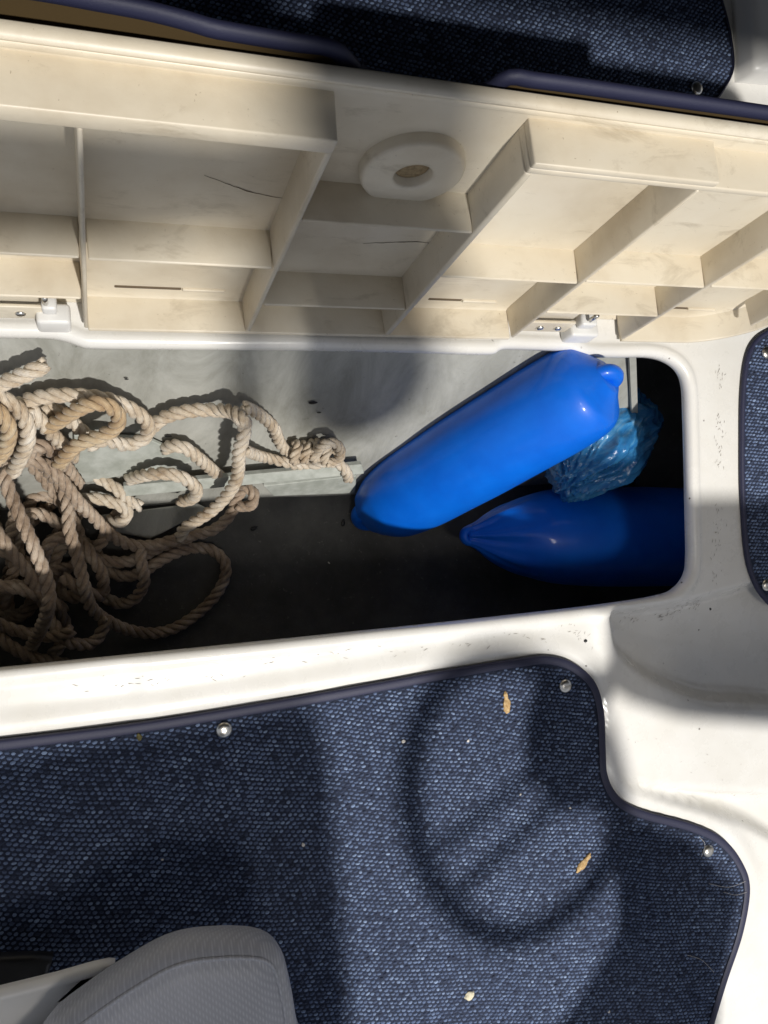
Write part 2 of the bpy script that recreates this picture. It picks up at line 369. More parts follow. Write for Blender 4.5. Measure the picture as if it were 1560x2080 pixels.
bmx = box_bm(-.6, 1.6, -.9, .62, ZF-.03, ZF, .001); tag(from_bm('locker_floor', bmx, FLOOR), kind='structure')
tag(from_bm('locker_end_wall', box_bm(1.35, 1.40, -.9, .6, ZF+.001, -.03, .001), SHADE_BLACK), kind='structure')  # far walls coloured near-black to give the locker void its shade
tag(from_bm('locker_left_wall', box_bm(-.62, -.56, -.9, .6, ZF+.001, -.03, .001), SHADE_BLACK), kind='structure')
tag(from_bm('locker_rear_wall', box_bm(WX1+.014, 1.349, .50, .55, ZF+.001, -.03, .001), SHADE_BLACK), kind='structure')
tag(from_bm('locker_near_wall', box_bm(-.559, 1.349, -.80, -.76, ZF+.001, -.03, .001), SHADE_BLACK), kind='structure')
# batten along the foot of the wall, a pale sheet for the lit wall patch, and a plate
def strip_between(name, pts_top, mat, thick=.008, parent=None):
    P_ = [np.array(p) for p in pts_top]; bm = bmesh.new()
    nn = np.cross(P_[1]-P_[0], P_[2]-P_[1]); nn /= np.linalg.norm(nn); nn *= 1 if nn[2] > 0 else -1
    vs = [bm.verts.new(p) for p in P_]; f = bm.faces.new(vs); r = bmesh.ops.extrude_face_region(bm, geom=[f])
    for v in r['geom']:
        if isinstance(v, bmesh.types.BMVert): v.co -= Vector(nn)*thick
    bmesh.ops.bevel(bm, geom=list(bm.edges), offset=.0012, segments=1, affect='EDGES')
    return from_bm(name, bm, mat, parent, False)
def PX(px, py, z): return P(px, py, z)
bt = strip_between('wall_batten', [PW(250, 988, .024), PW(735, 944, .024), PW(740, 963, .030), PW(252, 1010, .030)], BATTEN, .010)
tag(bt, 'long pale grey batten along the foot of the locker wall, knotted rope end over it', 'batten')
lp = strip_between('ledge_strip', [PW(535, 988, .010), PW(724, 967, .010), PW(722, 1002, .006), PW(555, 1008, .006)], BATTEN, .006)
tag(lp, 'pale stained ledge below the batten, meeting the dark locker floor', 'ledge')
p1 = strip_between('painted_lit_patch', [PW(150, 885, .012), PW(300, 892, .012), PW(402, 938, .012), PW(205, 975, .014), PW(150, 985, .014)], BATTEN, .006)  # pale sheet paints the lit patch of wall between the rope shadows
tag(p1, 'pale grey sheet painting the lit patch of wall under the white rope loops, above the batten', 'plate')
p2 = strip_between('grey_plate', [PX(175, 1050, -.330), PX(400, 1022, -.330), PX(425, 1034, -.330), PX(305, 1095, -.330), PX(230, 1080, -.330)], WALL, .006)
tag(p2, 'grey wedge shaped plate under the batten, half covered by tan rope', 'plate')

# ------------------------------------------------------------------ hatch lid
lid = empty('hatch_lid', tuple(HO), (R(78), 0, 0))
tag(lid, 'aged cream hatch lid standing open, its ribbed underside facing the locker', 'hatch lid')
W0 = -.037; U0 = -.42; U1 = .855; VT = .3765
def rrect(u0, u1, v0, v1, r, n=10, rt=.05):
    pts = []
    for cx, cy, a0, rr in ((u1-r, v0+r, -90, r), (u1-rt, v1-rt, 0, rt), (u0+rt, v1-rt, 90, rt), (u0+r, v0+r, 180, r)):
        for k in range(n+1):
            a = R(a0+90*k/n); pts.append((cx+rr*math.cos(a), cy+rr*math.sin(a)))
    return pts
outl = ccw(resample(rrect(U0, U1, 0, VT, .10), .006, True))
rings('panel', outl, [(0, W0-.0045), (-.001, W0-.003), (-.0005, W0+.002), (.0015, W0+.0065), (.004, W0+.0065), (.0065, W0+.002), (.012, W0+.0004), (.020, W0)], LIDM, lid, True)
def groove_line(u0, u1, v):                 # moulded step that runs along below the lid's edge
    rb = from_bm('edge_step', box_bm(u0, u1, v-.006, v, W0-.002, W0+.0022, .0018, 3), LIDM, lid)
groove_line(U0+.05, U1-.05, .366)
def rib(u0, u1, v0, v1, w1=0.0, name='rib', bev=.0018, draft=.0012, w0=None):
    return from_bm(name, box_bm(u0, u1, v0, v1, (W0-.002) if w0 is None else w0, w1, bev, 2, draft), LIDM, lid)
UE, UA, UB, UC, UD, UF = .008, .1735, .335, .4985, .660, .822
th = .0022
# vertical ribs, split where the cross ribs butt against them
for u, t_, wt in ((UE, .0018, 0), (UA, .0026, 0), (UB, .0032, 0), (UC, .0020, 0), (UD, .0022, -.001), (-.155, .002, 0), (-.32, .002, 0)):
    rib(u-t_, u+t_, .0075, .3395, wt)
# top ribs: thick on the left, narrower on the right
rib(U0+.02, UA+.0024, .3400, .3555, .0004, 'top_rib', .0015)
rib(UB-.0030, UF+.01, .3402, .3470, .0002, 'top_rib', .0014)
rib(UB-.0030, .508, .3472, .3545, .0006, 'rib_cap', .0014, .0006)
def cross(ua, ub, v, wt=-.0006, t_=.0017): return rib(ua+.0036, ub-.0036, v-t_, v+t_, wt, 'cross_rib')
for a, b, vs in ((-.155, UE, (.160, .0775)), (-.32, -.155, (.158, )), (UE, UA, (.158,)), (UA, UB, (.2445, .0775)), (UB, UC, (.158,)), (UC, UD, (.163, .0825)), (UD, UF, (.166,))):
    for v in vs: cross(a, b, v)
rib(UF-.002, UF+.002, .06, .3395, -.002)
# bottom flange with gaps for the two hinges, swept round the far corner
rib(UE+.002, UC-.002, .0005, .0062, .0002, 'flange')
rib(-.40, -.158, .0005, .0062, .0002, 'flange')
arc = [(UD, 0)]+[(x, y) for x, y in rrect(U0, U1, 0, VT, .10) if x > .70 and y < .2]+[(U1, .30)]
arc = resample(spline(arc, 4), .008); V = []; Fc = []
for i, (x, y) in enumerate(arc):
    t = arc[min(i+1, len(arc)-1)]-arc[max(i-1, 0)]; t /= np.linalg.norm(t); nx, ny = -t[1], t[0]
    for d, wz in ((.002, W0-.001), (.0016, -.002), (.0024, -.0004), (.0048, -.0004), (.0058, -.002), (.0066, W0-.001)): V.append((x+nx*d, y+ny*d, wz))
for i in range(len(arc)-1):
    for k in range(5): Fc.append((i*6+k, i*6+k+1, (i+1)*6+k+1, (i+1)*6+k))
Fc += [tuple(range(6)), tuple((len(arc)-1)*6+k for k in reversed(range(6)))]
mesh('flange', V, Fc, LIDM, lid)
# latch boss: ring with a recessed hole
def boss(u, v):
    bm = lathe_bm([(.0475, W0-.001), (.0470, W0+.007), (.0455, W0+.0098), (.043, W0+.0108), (.022, W0+.0112), (.0185, W0+.0108), (.0172, W0+.009), (.0165, W0+.0012), (.0, W0+.001)], 48)
    o = from_bm('latch_boss', bm, LIDM, lid); o.location = (u, v, 0); o.scale = (.93, .93, 1); tag(o, 'round raised boss with a recessed hole')
    o2 = from_bm('hole_plug', lathe_bm([(.0160, W0+.0014), (.0158, W0+.0024), (.006, W0+.0030), (0, W0+.003)], 32), mat_husk('brown_resin', (.20, .14, .07), (.36, .27, .15)), o)
boss(.264, .281)
# slots in the panel near the hinge side
for u0, u1, v in ((.037, .103, .030), (.383, .425, .029), (.70, .75, .031)):
    b = from_bm('slot', box_bm(u0, u1, v-.0022, v+.0022, W0-.001, W0+.0009, .0006, 1), DIRT, lid)
    from_bm('slot_lip', box_bm(u1+.001, u1+.045, v-.0022, v+.0022, W0-.001, W0+.0028, .0012, 2), LIDM, lid)
# cracks: thin jagged open lines with raised edges
def crack(px, wdt=.0006):
    pts = resample(spline([PL(x, y, W0) for x, y in px], 6), .004); V = []; Fc = []
    for i, p in enumerate(pts):
        wv = wdt*(.35+random.random())*math.sin(math.pi*(i+.5)/len(pts)); jj = (random.random()-.5)*.0012
        V += [(p[0], p[1]+jj-wv, W0+.0004), (p[0], p[1]+jj, W0+.0001), (p[0], p[1]+jj+wv, W0+.0004)]
    for i in range(len(pts)-1):
        for k in range(2): Fc.append((i*3+k, i*3+k+1, (i+1)*3+k+1, (i+1)*3+k))
    mesh('crack', V, Fc, DIRT, lid)
crack([(415, 355), (450, 368), (484, 381), (530, 394), (582, 403)])
crack([(738, 494), (790, 492), (850, 491), (895, 498)]); crack([(648, 383), (690, 385), (736, 389)], .0005)
crack([(985, 505), (1010, 512), (1035, 516)], .0004); crack([(905, 402), (940, 404), (966, 407)], .0005)
# hinges
def screw(parent, u, v, wz):
    o = from_bm('screw', lathe_bm([(.0052, wz), (.0050, wz+.0014), (.0034, wz+.0028), (.001, wz+.0032), (0, wz+.0032)], 16), METAL, parent); o.location = (u, v, 0)
    return o
def hinge(u0, u1, uk0, uk1, screws):
    h = from_bm('hinge', box_bm(u0, u1, .006, .034, -.0135, -.0095, .0012), LIDM, lid)
    from_bm('hinge_step', box_bm(u0+.012, u1-.004, .0346, .052, -.0185, -.0150, .0012), LIDM, h)
    from_bm('knuckle', box_bm(uk0+.004, uk1-.004, -.004, .024, -.020, .0015, .004, 3), WHITEP, h)
    from_bm('knuckle_arm', box_bm(uk0+.010, uk1-.016, .0242, .040, -.022, -.006, .003, 2), WHITEP, h)
    tube('hinge_pin', [((uk0+uk1)/2-.006, .044, -.010), ((uk0+uk1)/2-.006, .060, -.010)], .0028, METAL, h)
    for su in screws: screw(h, su, .019, -.0095)
hinge(.504, .575, .570, .618, (.532, .557)); hinge(-.125, -.030, -.042, -.002, (-.052, -.095))
# the carpet fixed to the lid's upper side, its bound edge curling away from the lid
edge_px = [(-260, -65), (-100, -38), (60, -20), (200, 5), (300, 24), (400, 50), (500, 83), (600, 110), (680, 134), (740, 176, .345), (860, 204, .34), (980, 222, .345), (1040, 214), (1085, 211), (1150, 211), (1250, 221), (1350, 235), (1460, 246), (1560, 257), (1700, 272)]
Zc = .365
ew = resample(spline([P(e[0], e[1]+6, e[2] if len(e) > 2 else Zc) for e in edge_px], 6), .006)
def to_lid(p): q = np.array(p)-HO; return np.array((q[0], q@LL, q@LN))
el = np.array([to_lid(p) for p in ew]); el[:, 2] = np.minimum(el[:, 2], -.0515); nlat = 12; V = []; Fc = []
for p in el:
    for k in range(nlat+1):
        t = k/nlat; v = .05+(p[1]-.05)*t; s = max(0, (t-.35)/.65); wz = min(-.0505, -.0505+(p[2]+.0505)*s**1.8)
        V.append((p[0], v, wz))
    for k in range(nlat+1):
        t = k/nlat; v = .05+(p[1]-.05)*t; s = max(0, (t-.35)/.65); wz = min(-.0505, -.0505+(p[2]+.0505)*s**1.8)
        V.append((p[0], v+.001*s, wz-.005))
st = 2*(nlat+1); Ff = []; Fb = []
for i in range(len(el)-1):
    for k in range(nlat):
        Ff.append((i*st+k, i*st+k+1, (i+1)*st+k+1, (i+1)*st+k)); kk = nlat+1+k; Fb.append((i*st+kk, (i+1)*st+kk, (i+1)*st+kk+1, i*st+kk+1))
cb = mesh('carpet_backing', V, Ff, TANB, lid); cf = mesh('carpet', V, Fb, BACK, lid)
tube('binding', el+np.array((0, .001, -.002)), .0068, BIND, cf, 10, .75)
tube('binding_seam', [el[int(len(el)*.405)]+np.array((-.002, .006, .003)), el[int(len(el)*.405)]+np.array((.001, .0085, -.002)), el[int(len(el)*.405)]+np.array((.003, .006, -.008))], .0009, BIND, cf, 6)

# ------------------------------------------------------------------ woven mats
def loops(name, outline, parent, ang, z0, xr, yr, s=.0064, r_=.0048, inset=.010, seed=1, lod=6):
    rng = np.random.default_rng(seed); pol = offset_poly(ccw(outline), inset)
    L = 1.7; nu = int(L/s); nv = int(L/r_); I, J = np.meshgrid(np.arange(-nu//2, nu//2), np.arange(-nv//2, nv//2))
    cx = (xr[0]+xr[1])/2; cy = (yr[0]+yr[1])/2
    a = (I+.5*(J % 2))*s+rng.normal(0, s*.05, I.shape); b = J*r_+rng.normal(0, r_*.05, I.shape)
    X = cx+a*math.cos(ang)-b*math.sin(ang); Y = cy+a*math.sin(ang)+b*math.cos(ang)
    X += .0015*np.sin(Y*40)+.001*np.sin(X*60); Y += .0014*np.sin(X*33)
    m = (X > xr[0]) & (X < xr[1]) & (Y > yr[0]) & (Y < yr[1]); X = X[m]; Y = Y[m]
    m = in_poly(pol, X, Y); X = X[m]; Y = Y[m]; n = len(X)
    k = np.arange(lod)*2*math.pi/lod; tv = []
    for rr, hh in ((1, 0), (.82, .55)): tv += [(rr*math.cos(t), rr*math.sin(t), hh) for t in k]
    tv.append((0, 0, 1)); tv = np.array(tv); nvv = len(tv)
    an = ang+rng.normal(0, .22, n)+.3; A = s*.47*rng.uniform(.75, 1.1, n); B = r_*.41*rng.uniform(.75, 1.1, n); Hh = .0021*rng.uniform(.6, 1.25, n)
    lx = tv[None, :, 0]*A[:, None]; ly = tv[None, :, 1]*B[:, None]
    VX = X[:, None]+lx*np.cos(an)[:, None]-ly*np.sin(an)[:, None]; VY = Y[:, None]+lx*np.sin(an)[:, None]+ly*np.cos(an)[:, None]; VZ = z0+tv[None, :, 2]*Hh[:, None]
    V = np.stack([VX, VY, VZ], 2).reshape(-1, 3)
    tri = []
    for i in range(lod):
        j = (i+1) % lod; tri += [(i, j, lod+j), (i, lod+j, lod+i), (lod+i, lod+j, 2*lod)]
    tri = np.array(tri); Fa = (tri[None]+np.arange(n)[:, None, None]*nvv).reshape(-1, 3)
    me = bpy.data.meshes.new(name); me.vertices.add(len(V)); me.vertices.foreach_set('co', V.ravel().astype(np.float32))
    me.loops.add(Fa.size); me.loops.foreach_set('vertex_index', Fa.ravel().astype(np.int32)); me.polygons.add(len(Fa))
    me.polygons.foreach_set('loop_start', np.arange(0, Fa.size, 3, dtype=np.int32)); me.update(calc_edges=True)
    me.polygons.foreach_set('use_smooth', np.ones(len(Fa), bool))
    tone = np.clip(rng.normal(.60, .10, n)+.05*np.sin(X*21+2*np.sin(Y*13))*np.sin(Y*27+X*9), .02, 1); tone[rng.random(n) < .07] *= .6; tone[rng.random(n) < .04] *= 1.35; tone = np.clip(tone, 0, 1)
    at = me.attributes.new('tone', 'FLOAT', 'POINT'); at.data.foreach_set('value', np.repeat(tone, nvv).astype(np.float32))
    me.materials.append(LOOPS); o = bpy.data.objects.new(name, me); COL.objects.link(o); o.parent = parent; o['kind'] = 'stuff'; return o
def snap(parent, px, py, z, lab=None):
    p = P(px, py, z); bm = lathe_bm([(.0090, 0), (.0090, .0010), (.0082, .0024), (.0064, .0036), (.0042, .0043), (.002, .0046), (.0, .0046)], 24)
    o = from_bm('snap_fastener', bm, METAL, parent); o.location = p; return o
def band(name, outline, w_, z0, z1, mat, parent):
    pts = ccw(outline); n = len(pts); prof = [(0.0, z0), (-.0006, (z0+z1)/2), (.0006, z1-.0008), (.0022, z1), (w_-.002, z1), (w_, z1-.0012)]; V = []; Fc = []
    for d, z in prof: V += [(x, y, z) for x, y in offset_poly(pts, d)]
    for k in range(len(prof)-1):
        for i in range(n): j = (i+1) % n; Fc.append((k*n+i, k*n+j, (k+1)*n+j, (k+1)*n+i))
    return mesh(name, V, Fc, mat, parent)
def woven_mat(name, outline, label, xr, yr, ang, z0, snaps, binding=.010, seed=1):
    root = empty(name, (0, 0, 0)); tag(root, label, 'mat')
    outline = ccw(outline)
    rings('backing', outline, [(0.001, z0), (.001, z0+.0030), (.003, z0+.0036)], BACK, root)
    band('binding', outline, binding, z0+.0002, z0+.0062, BIND, root)
    loops('pile', outline, root, ang, z0+.0034, xr, yr, inset=binding+.0015, seed=seed)
    for x, y in snaps: snap(root, x, y, z0+.0050)
    return root
woven_mat('navy_mat', mat_w, 'large navy flecked mat in the foreground, steering wheel shadow across it', (-.2, .95), (-.90, -.2), R(-14), .0015, [(455, 1482), (1148, 1393), (1438, 1728)], .0105, 3)
rm = ccw(resample(spline([P(x, y)[:2] for x, y in [(1900, 640), (1700, 645), (1600, 652), (1560, 668), (1528, 690), (1510, 728), (1501, 800), (1499, 900), (1500, 1000), (1507, 1110), (1520, 1170), (1545, 1215), (1590, 1245), (1700, 1250), (1900, 1250)]], 8, True), .006, True))
woven_mat('navy_mat', rm, 'navy mat at the right edge, beside the locker corner', (.8, 1.15), (-.22, .25), R(-4), .0015, [(1557, 716), (1557, 1188)], .006, 5)
bmw = ccw(resample(spline([P(x, y)[:2] for x, y in [(-500, 560), (0, 560), (600, 520), (1150, 420), (1350, 300), (1440, 218), (1468, 182), (1484, 148), (1484, 108), (1474, 50), (1455, -20), (1430, -120), (1390, -260), (600, -420), (-500, -300)]], 8, True), .008, True))
woven_mat('navy_mat', bmw, 'dark navy mat behind the open lid, rounded corner with a snap fastener', (-.2, .95), (.22, .80), R(-8), .0015, [(1415, 180)], .004, 9)

# ------------------------------------------------------------------ ropes
def rope_geo(paths, r=.0088, seg=7, pitch=.046, per=14):
    """three laid strands twisted round every path -> verts, faces, uvs"""
    V = []; Fc = []; UV = []; rs = r*.50; ro = r*.55
    for path in paths:
        pts = resample(path, pitch/per); n = len(pts); T = np.gradient(pts, axis=0); T /= np.linalg.norm(T, axis=1)[:, None]+1e-12
        a = np.zeros_like(pts); up = np.array((0, 0, 1.)) if abs(T[0][2]) < .9 else np.array((1., 0, 0))
        for i in range(n):
            u = up-T[i]*(up@T[i]); u /= np.linalg.norm(u)+1e-12; a[i] = u; up = u
        b = np.cross(T, a); s = np.arange(n)/per*2*math.pi
        for st_ in range(3):
            ph = s+st_*2*math.pi/3; rad = a*np.cos(ph)[:, None]+b*np.sin(ph)[:, None]; tang = -a*np.sin(ph)[:, None]+b*np.cos(ph)[:, None]
            c = pts+rad*ro; tt = T*1.0+tang*(2*math.pi*ro/pitch); tt /= np.linalg.norm(tt, axis=1)[:, None]
            e2 = np.cross(tt, rad); base = len(V)
            jit = 1+.05*np.sin(np.arange(n)*.7+st_*2)
            for k in range(seg):
                th_ = 2*math.pi*k/seg; ring_ = c+rad*(rs*jit*math.cos(th_))[:, None]+e2*(rs*jit*math.sin(th_))[:, None]
                V.extend(ring_)
            for k in range(seg):
                k2 = (k+1) % seg
                for i in range(n-1):
                    Fc.append((base+k*n+i, base+k2*n+i, base+k2*n+i+1, base+k*n+i+1))
                    UV.append(((i/per*3, k), (i/per*3, k+1), ((i+1)/per*3, k+1), ((i+1)/per*3, k)))
            for e in (0, n-1):
                f = tuple(base+k*n+e for k in range(seg)); Fc.append(f if e else f[::-1]); UV.append(((0, 0),)*seg)
    return V, Fc, UV
def rope(name, paths, mat, label=None, cat=None, parent=None, r=.0088, pitch=None):
    V, Fc, UV = rope_geo(paths, r, pitch=pitch or r*5.0); o = mesh(name, V, Fc, mat, parent)
    ul = o.data.uv_layers.new(name='UVMap'); flat = [c for f in UV for p in f for c in p]; ul.data.foreach_set('uv', flat)
    if label: tag(o, label, cat)
    return o
def pathz(pts, n=8):                         # (px, py, z)
    return spline([P(x, y, z) for x, y, z in pts], n)
def pathw(pts, n=8):                         # (px, py, distance off the wall)
    return spline([PW(x, y, o) for x, y, o in pts], n)
heap = empty('mooring_rope_heap', P(80, 1180, ZF)); tag(heap, 'heap of grey tan laid rope at the left, big loops spilling over the locker floor', 'rope')
_hp = heap.location.copy()
def heap_rope(name, paths, mat, label=None, r=.0088):
    paths = [p-np.array(_hp) for p in paths]; o = rope(name, paths, mat, None, None, heap, r)
    if label: o['label'] = label
    return o
# the arch over the heap and its long right-hand run
heap_rope('rope_run', [pathz([(60, 1320, -.30), (80, 1282, -.25), (97, 1238, -.20), (97, 1186, -.185), (78, 1133, -.18), (54, 1079, -.175), (29, 1022, -.17), (12, 975, -.17), (22, 947, -.175), (58, 935, -.18), (97, 947, -.19), (127, 977, -.20), (156, 1016, -.22), (190, 1050, -.25), (222, 1084, -.275), (263, 1106, -.295), (312, 1108, -.31), (370, 1091, -.315), (430, 1078, -.315), (468, 1045, -.31), (482, 1010, -.30), (500, 990, -.285), (516, 1006, -.28), (507, 1028, -.29), (482, 1026, -.30)])], ROPE_TAN)
# the large loop on the floor
heap_rope('rope_run', [pathz([(120, 975, -.245), (136, 1020, -.235), (141, 1074, -.235), (156, 1128, -.24), (170, 1186, -.25), (186, 1235, -.275), (224, 1264, -.305), (273, 1283, -.325), (322, 1285, -.335), (370, 1268, -.34), (419, 1230, -.34), (452, 1186, -.34), (458, 1147, -.34), (433, 1119, -.338), (394, 1113, -.333), (351, 1126, -.325), (312, 1147, -.318), (285, 1165, -.318), (245, 1170, -.32), (200, 1150, -.32)])], ROPE_TAN)
heap_rope('rope_run', [pathz([(287, 1118, -.30), (286, 1140, -.295), (292, 1165, -.30), (290, 1192, -.31), (273, 1216, -.325), (244, 1226, -.335), (215, 1215, -.33)])], ROPE_TAN)
heap_rope('rope_run', [pathz([(-60, 1000, -.26), (-30, 1050, -.25), (0, 1089, -.24), (24, 1123, -.245), (54, 1160, -.255), (80, 1200, -.28), (130, 1240, -.32)])], ROPE_TAN)
heap_rope('rope_run', [pathz([(-60, 1240, -.29), (-15, 1275, -.285), (10, 1305, -.285), (54, 1330, -.29), (88, 1341, -.295), (127, 1348, -.30), (170, 1362, -.32)])], ROPE_TAN)
heap_rope('rope_run', [pathz([(-40, 900, -.21), (10, 900, -.22), (60, 940, -.25), (110, 1000, -.28), (150, 1060, -.30), (175, 1120, -.31), (209, 1138, -.31), (263, 1140, -.315), (330, 1110, -.325), (390, 1090, -.33)])], ROPE_TAN)
heap_rope('rope_run', [pathz([(105, 1330, -.325), (135, 1290, -.32), (120, 1240, -.31), (80, 1200, -.30), (30, 1190, -.29), (-30, 1210, -.29)])], ROPE_TAN)
rng = random.Random(21)
fill = []
for k in range(10):
    cx = rng.uniform(-60, 190); cy = rng.uniform(1010, 1250); a = rng.uniform(55, 120); b = rng.uniform(35, 85); rot = rng.uniform(0, math.pi); z = -.338+.0085*(k % 8)+.004*rng.random()
    ph = rng.uniform(0, 6.28); pts = []
    for i in range(13):
        t = ph+i/12*rng.uniform(4.6, 5.2)*1.05; x = a*math.cos(t); y = b*math.sin(t); X = cx+x*math.cos(rot)-y*math.sin(rot); Y = cy+x*math.sin(rot)+y*math.cos(rot)
        X = min(X, 285); Y = max(Y, 985+max(0, X)*.25); zz = z+.010*math.sin(3*t+k)
        pts.append((X, Y, min(-.24, max(-.340, zz))))
    fill.append(pathz(pts))
heap_rope('rope_tangle', fill, ROPE_TAN)
# the long bight that comes down off the wall
b1 = rope('rope_bight', [np.vstack([pathw([(305, 872, .022), (325, 853, .022), (358, 840, .024), (400, 833, .026), (440, 833, .032), (474, 838, .05), (492, 855, .07)])[:-1],
      pathz([(497, 858, -.085), (495, 885, -.10), (486, 915, -.12), (484, 945, -.15), (480, 975, -.18), (462, 1004, -.21), (432, 1036, -.24), (398, 1058, -.265), (374, 1074, -.28), (366, 1092, -.30)])])], ROPE_WHITE,
      'tan white laid rope arching along the wall, then hanging down over the batten', 'rope')
# upper white runs
up = empty('white_rope', PW(120, 860, 0)); tag(up, 'bundle of off-white laid rope in loose arcs against the grey wall, upper left', 'rope')
_up = np.array(up.location)
def up_rope(name, paths, mat, label=None):
    o = rope(name, [p-_up for p in paths], mat, None, None, up)
    if label: o['label'] = label
up_rope('rope_run', [pathw([(-60, 800, .03), (-10, 784, .032), (25, 771, .034), (60, 756, .034), (94, 741, .03)])], ROPE_WHITE)
up_rope('rope_run', [pathw([(40, 822, .02), (60, 812, .024), (122, 803, .028), (195, 807, .03), (244, 821, .03), (285, 843, .03), (302, 868, .03), (290, 892, .032), (255, 904, .036), (212, 893, .04), (180, 905, .04)])], ROPE_WHITE)
up_rope('rope_run', [pathw([(-20, 790, .03), (5, 808, .036), (32, 826, .04), (52, 855, .044), (57, 889, .05), (44, 925, .05), (26, 960, .045)])], ROPE_WHITE)
up_rope('rope_run', [pathw([(-30, 815, .05), (2, 842, .055), (18, 874, .06), (10, 912, .06), (-15, 940, .06)])], ROPE_GOLD)
up_rope('rope_run', [pathw([(60, 828, .03), (75, 847, .034), (100, 876, .034), (128, 904, .03), (150, 930, .02)])], ROPE_WHITE)
up_rope('rope_run', [pathw([(85, 824, .016), (120, 838, .018), (150, 862, .02), (185, 892, .02)])], ROPE_WHITE)
up_rope('rope_run', [pathw([(10, 835, .015), (70, 850, .013), (120, 900, .013), (130, 960, .015)])], ROPE_TAN)
up_rope('rope_run', [pathw([(-30, 870, .015), (30, 880, .02), (70, 925, .02), (110, 970, .02), (150, 1005, .02)])], ROPE_TAN)
up_rope('rope_run', [pathw([(-30, 915, .03), (20, 920, .03), (80, 905, .03), (120, 930, .026), (160, 985, .022)])], ROPE_TAN)
rope('golden_rope_loop', [pathw([(95, 870, .035), (117, 857, .04), (150, 836, .046), (185, 820, .05), (219, 824, .052), (241, 846, .052), (233, 870, .052), (205, 885, .052), (166, 899, .05), (141, 918, .05), (118, 944, .046)])], ROPE_GOLD,
     'golden brown rope loop hooked over the white rope, upper left of the locker', 'rope')
rope('short_rope_loop', [pathw([(335, 912, .012), (352, 905, .02), (378, 911, .026), (402, 930, .028), (432, 955, .02), (450, 972, .012)])], ROPE_WHITE, 'short pale rope arc lying between the lit wall patch and the hanging bight', 'rope')
rope('short_rope_loop', [pathw([(262, 974, .020), (290, 966, .034), (331, 962, .044), (372, 971, .050), (398, 992, .050), (392, 1012, .042), (366, 1018, .030)])], ROPE_WHITE, 'pale rope hook curling over the left part of the batten', 'rope')
rope('short_rope_loop', [pathz([(190, 965, -.26), (212, 977, -.258), (240, 996, -.262), (262, 1018, -.275), (285, 1028, -.285)]), pathz([(165, 1015, -.27), (190, 1012, -.268), (220, 1018, -.268), (249, 1030, -.27), (259, 1046, -.275), (244, 1060, -.285), (218, 1058, -.30)])], ROPE_WHITE,
     'two pale rope ends folding over the batten beside the grey heap', 'rope')
# knotted end
kn = empty('knotted_rope', PW(600, 915, 0)); tag(kn, 'pale rope with a bulky knot and loose end, over the batten near the fender', 'rope')
_k = np.array(kn.location)
def krope(name, p, r=.0080): return rope(name, [p-_k], ROPE_WHITE, None, None, kn, r)
krope('rope_run', pathw([(497, 826, .03), (512, 833, .026), (535, 848, .02), (556, 868, .016), (566, 893, .014), (580, 915, .016), (600, 925, .02)]))
krope('rope_run', pathw([(496, 914, .05), (515, 922, .03), (545, 931, .016), (585, 940, .016), (625, 947, .016), (660, 938, .024), (688, 942, .03), (702, 957, .036), (708, 974, .034)]))
hx = []
for i in range(60):
    t = i/59; ang = t*4.3*2*math.pi; hx.append(PW(592+t*88+4*math.sin(ang*2), 918+3*math.sin(t*9), .020)+np.array((0, .0115*math.cos(ang), .0115*math.sin(ang)+.003))+np.array((.004*math.cos(ang), 0, 0)))
krope('knot', np.array(hx), .0068)
krope('knot_bight', pathw([(640, 925, .03), (655, 905, .034), (678, 900, .034), (692, 915, .034), (686, 935, .034), (664, 940, .036)]), .007)

# ------------------------------------------------------------------ fenders
def fender(name, A, B, r, prof, label, wr=0.0, seg=56, seed=0):
    A = Vector(A); B = Vector(B); L_ = (B-A).length; root = empty(name, A); tag(root, label, 'fender'); 
    root.rotation_euler = (B-A).to_track_quat('Z', 'Y').to_euler()
    ts = spline(prof, 6); V = []; Fc = []
    for t, k in ts:
        for s in range(seg):
            th_ = 2*math.pi*s/seg; rr = r*k; tip = max(0, 1-t/.14)
            rr *= 1+wr*tip*.5*math.sin(th_*7+seed)+wr*tip*.3*math.sin(th_*13+t*20)+.006*noise.noise(Vector((math.cos(th_)*2, math.sin(th_)*2, t*6+seed)))
            V.append((rr*math.cos(th_), rr*math.sin(th_)*(1-.25*tip), t*L_))
    n = len(ts)
    for i in range(n-1):
        for s in range(seg): s2 = (s+1) % seg; Fc.append((i*seg+s, i*seg+s2, (i+1)*seg+s2, (i+1)*seg+s))
    Fc.append(tuple(reversed(range(seg)))); Fc.append(tuple((n-1)*seg+s for s in range(seg)))
    mesh('body', V, Fc, BLUE, root); return root, L_
prof1 = [(0, .33), (.004, .42), (.02, .54), (.05, .66), (.10, .82), (.17, .93), (.26, .99), (.38, 1.01), (.5, 1.02), (.70, 1.01), (.82, 1.0), (.91, .95), (.95, .84), (.968, .66), (.982, .50), (1.0, .34)]
A1 = PW(746, 1050, .040); B1 = PW(1236, 764, .058)
f1, L1 = fender('blue_fender', A1, B1, .0675, prof1, 'bright blue inflated fender lying diagonally against the locker wall, lit from above', 0.08, seed=1)
f2, L2 = fender('blue_fender', P(950, 1088, -.272), P(1720, 1092, -.264), .086, [(0, .16), (.02, .24), (.05, .42), (.10, .66), (.17, .87), (.26, .97), (.4, 1), (.6, 1), (.8, .97), (.93, .6), (1, .3)], 'blue fender lying in the shade on the floor, running out of sight to the right', .30, seed=4)
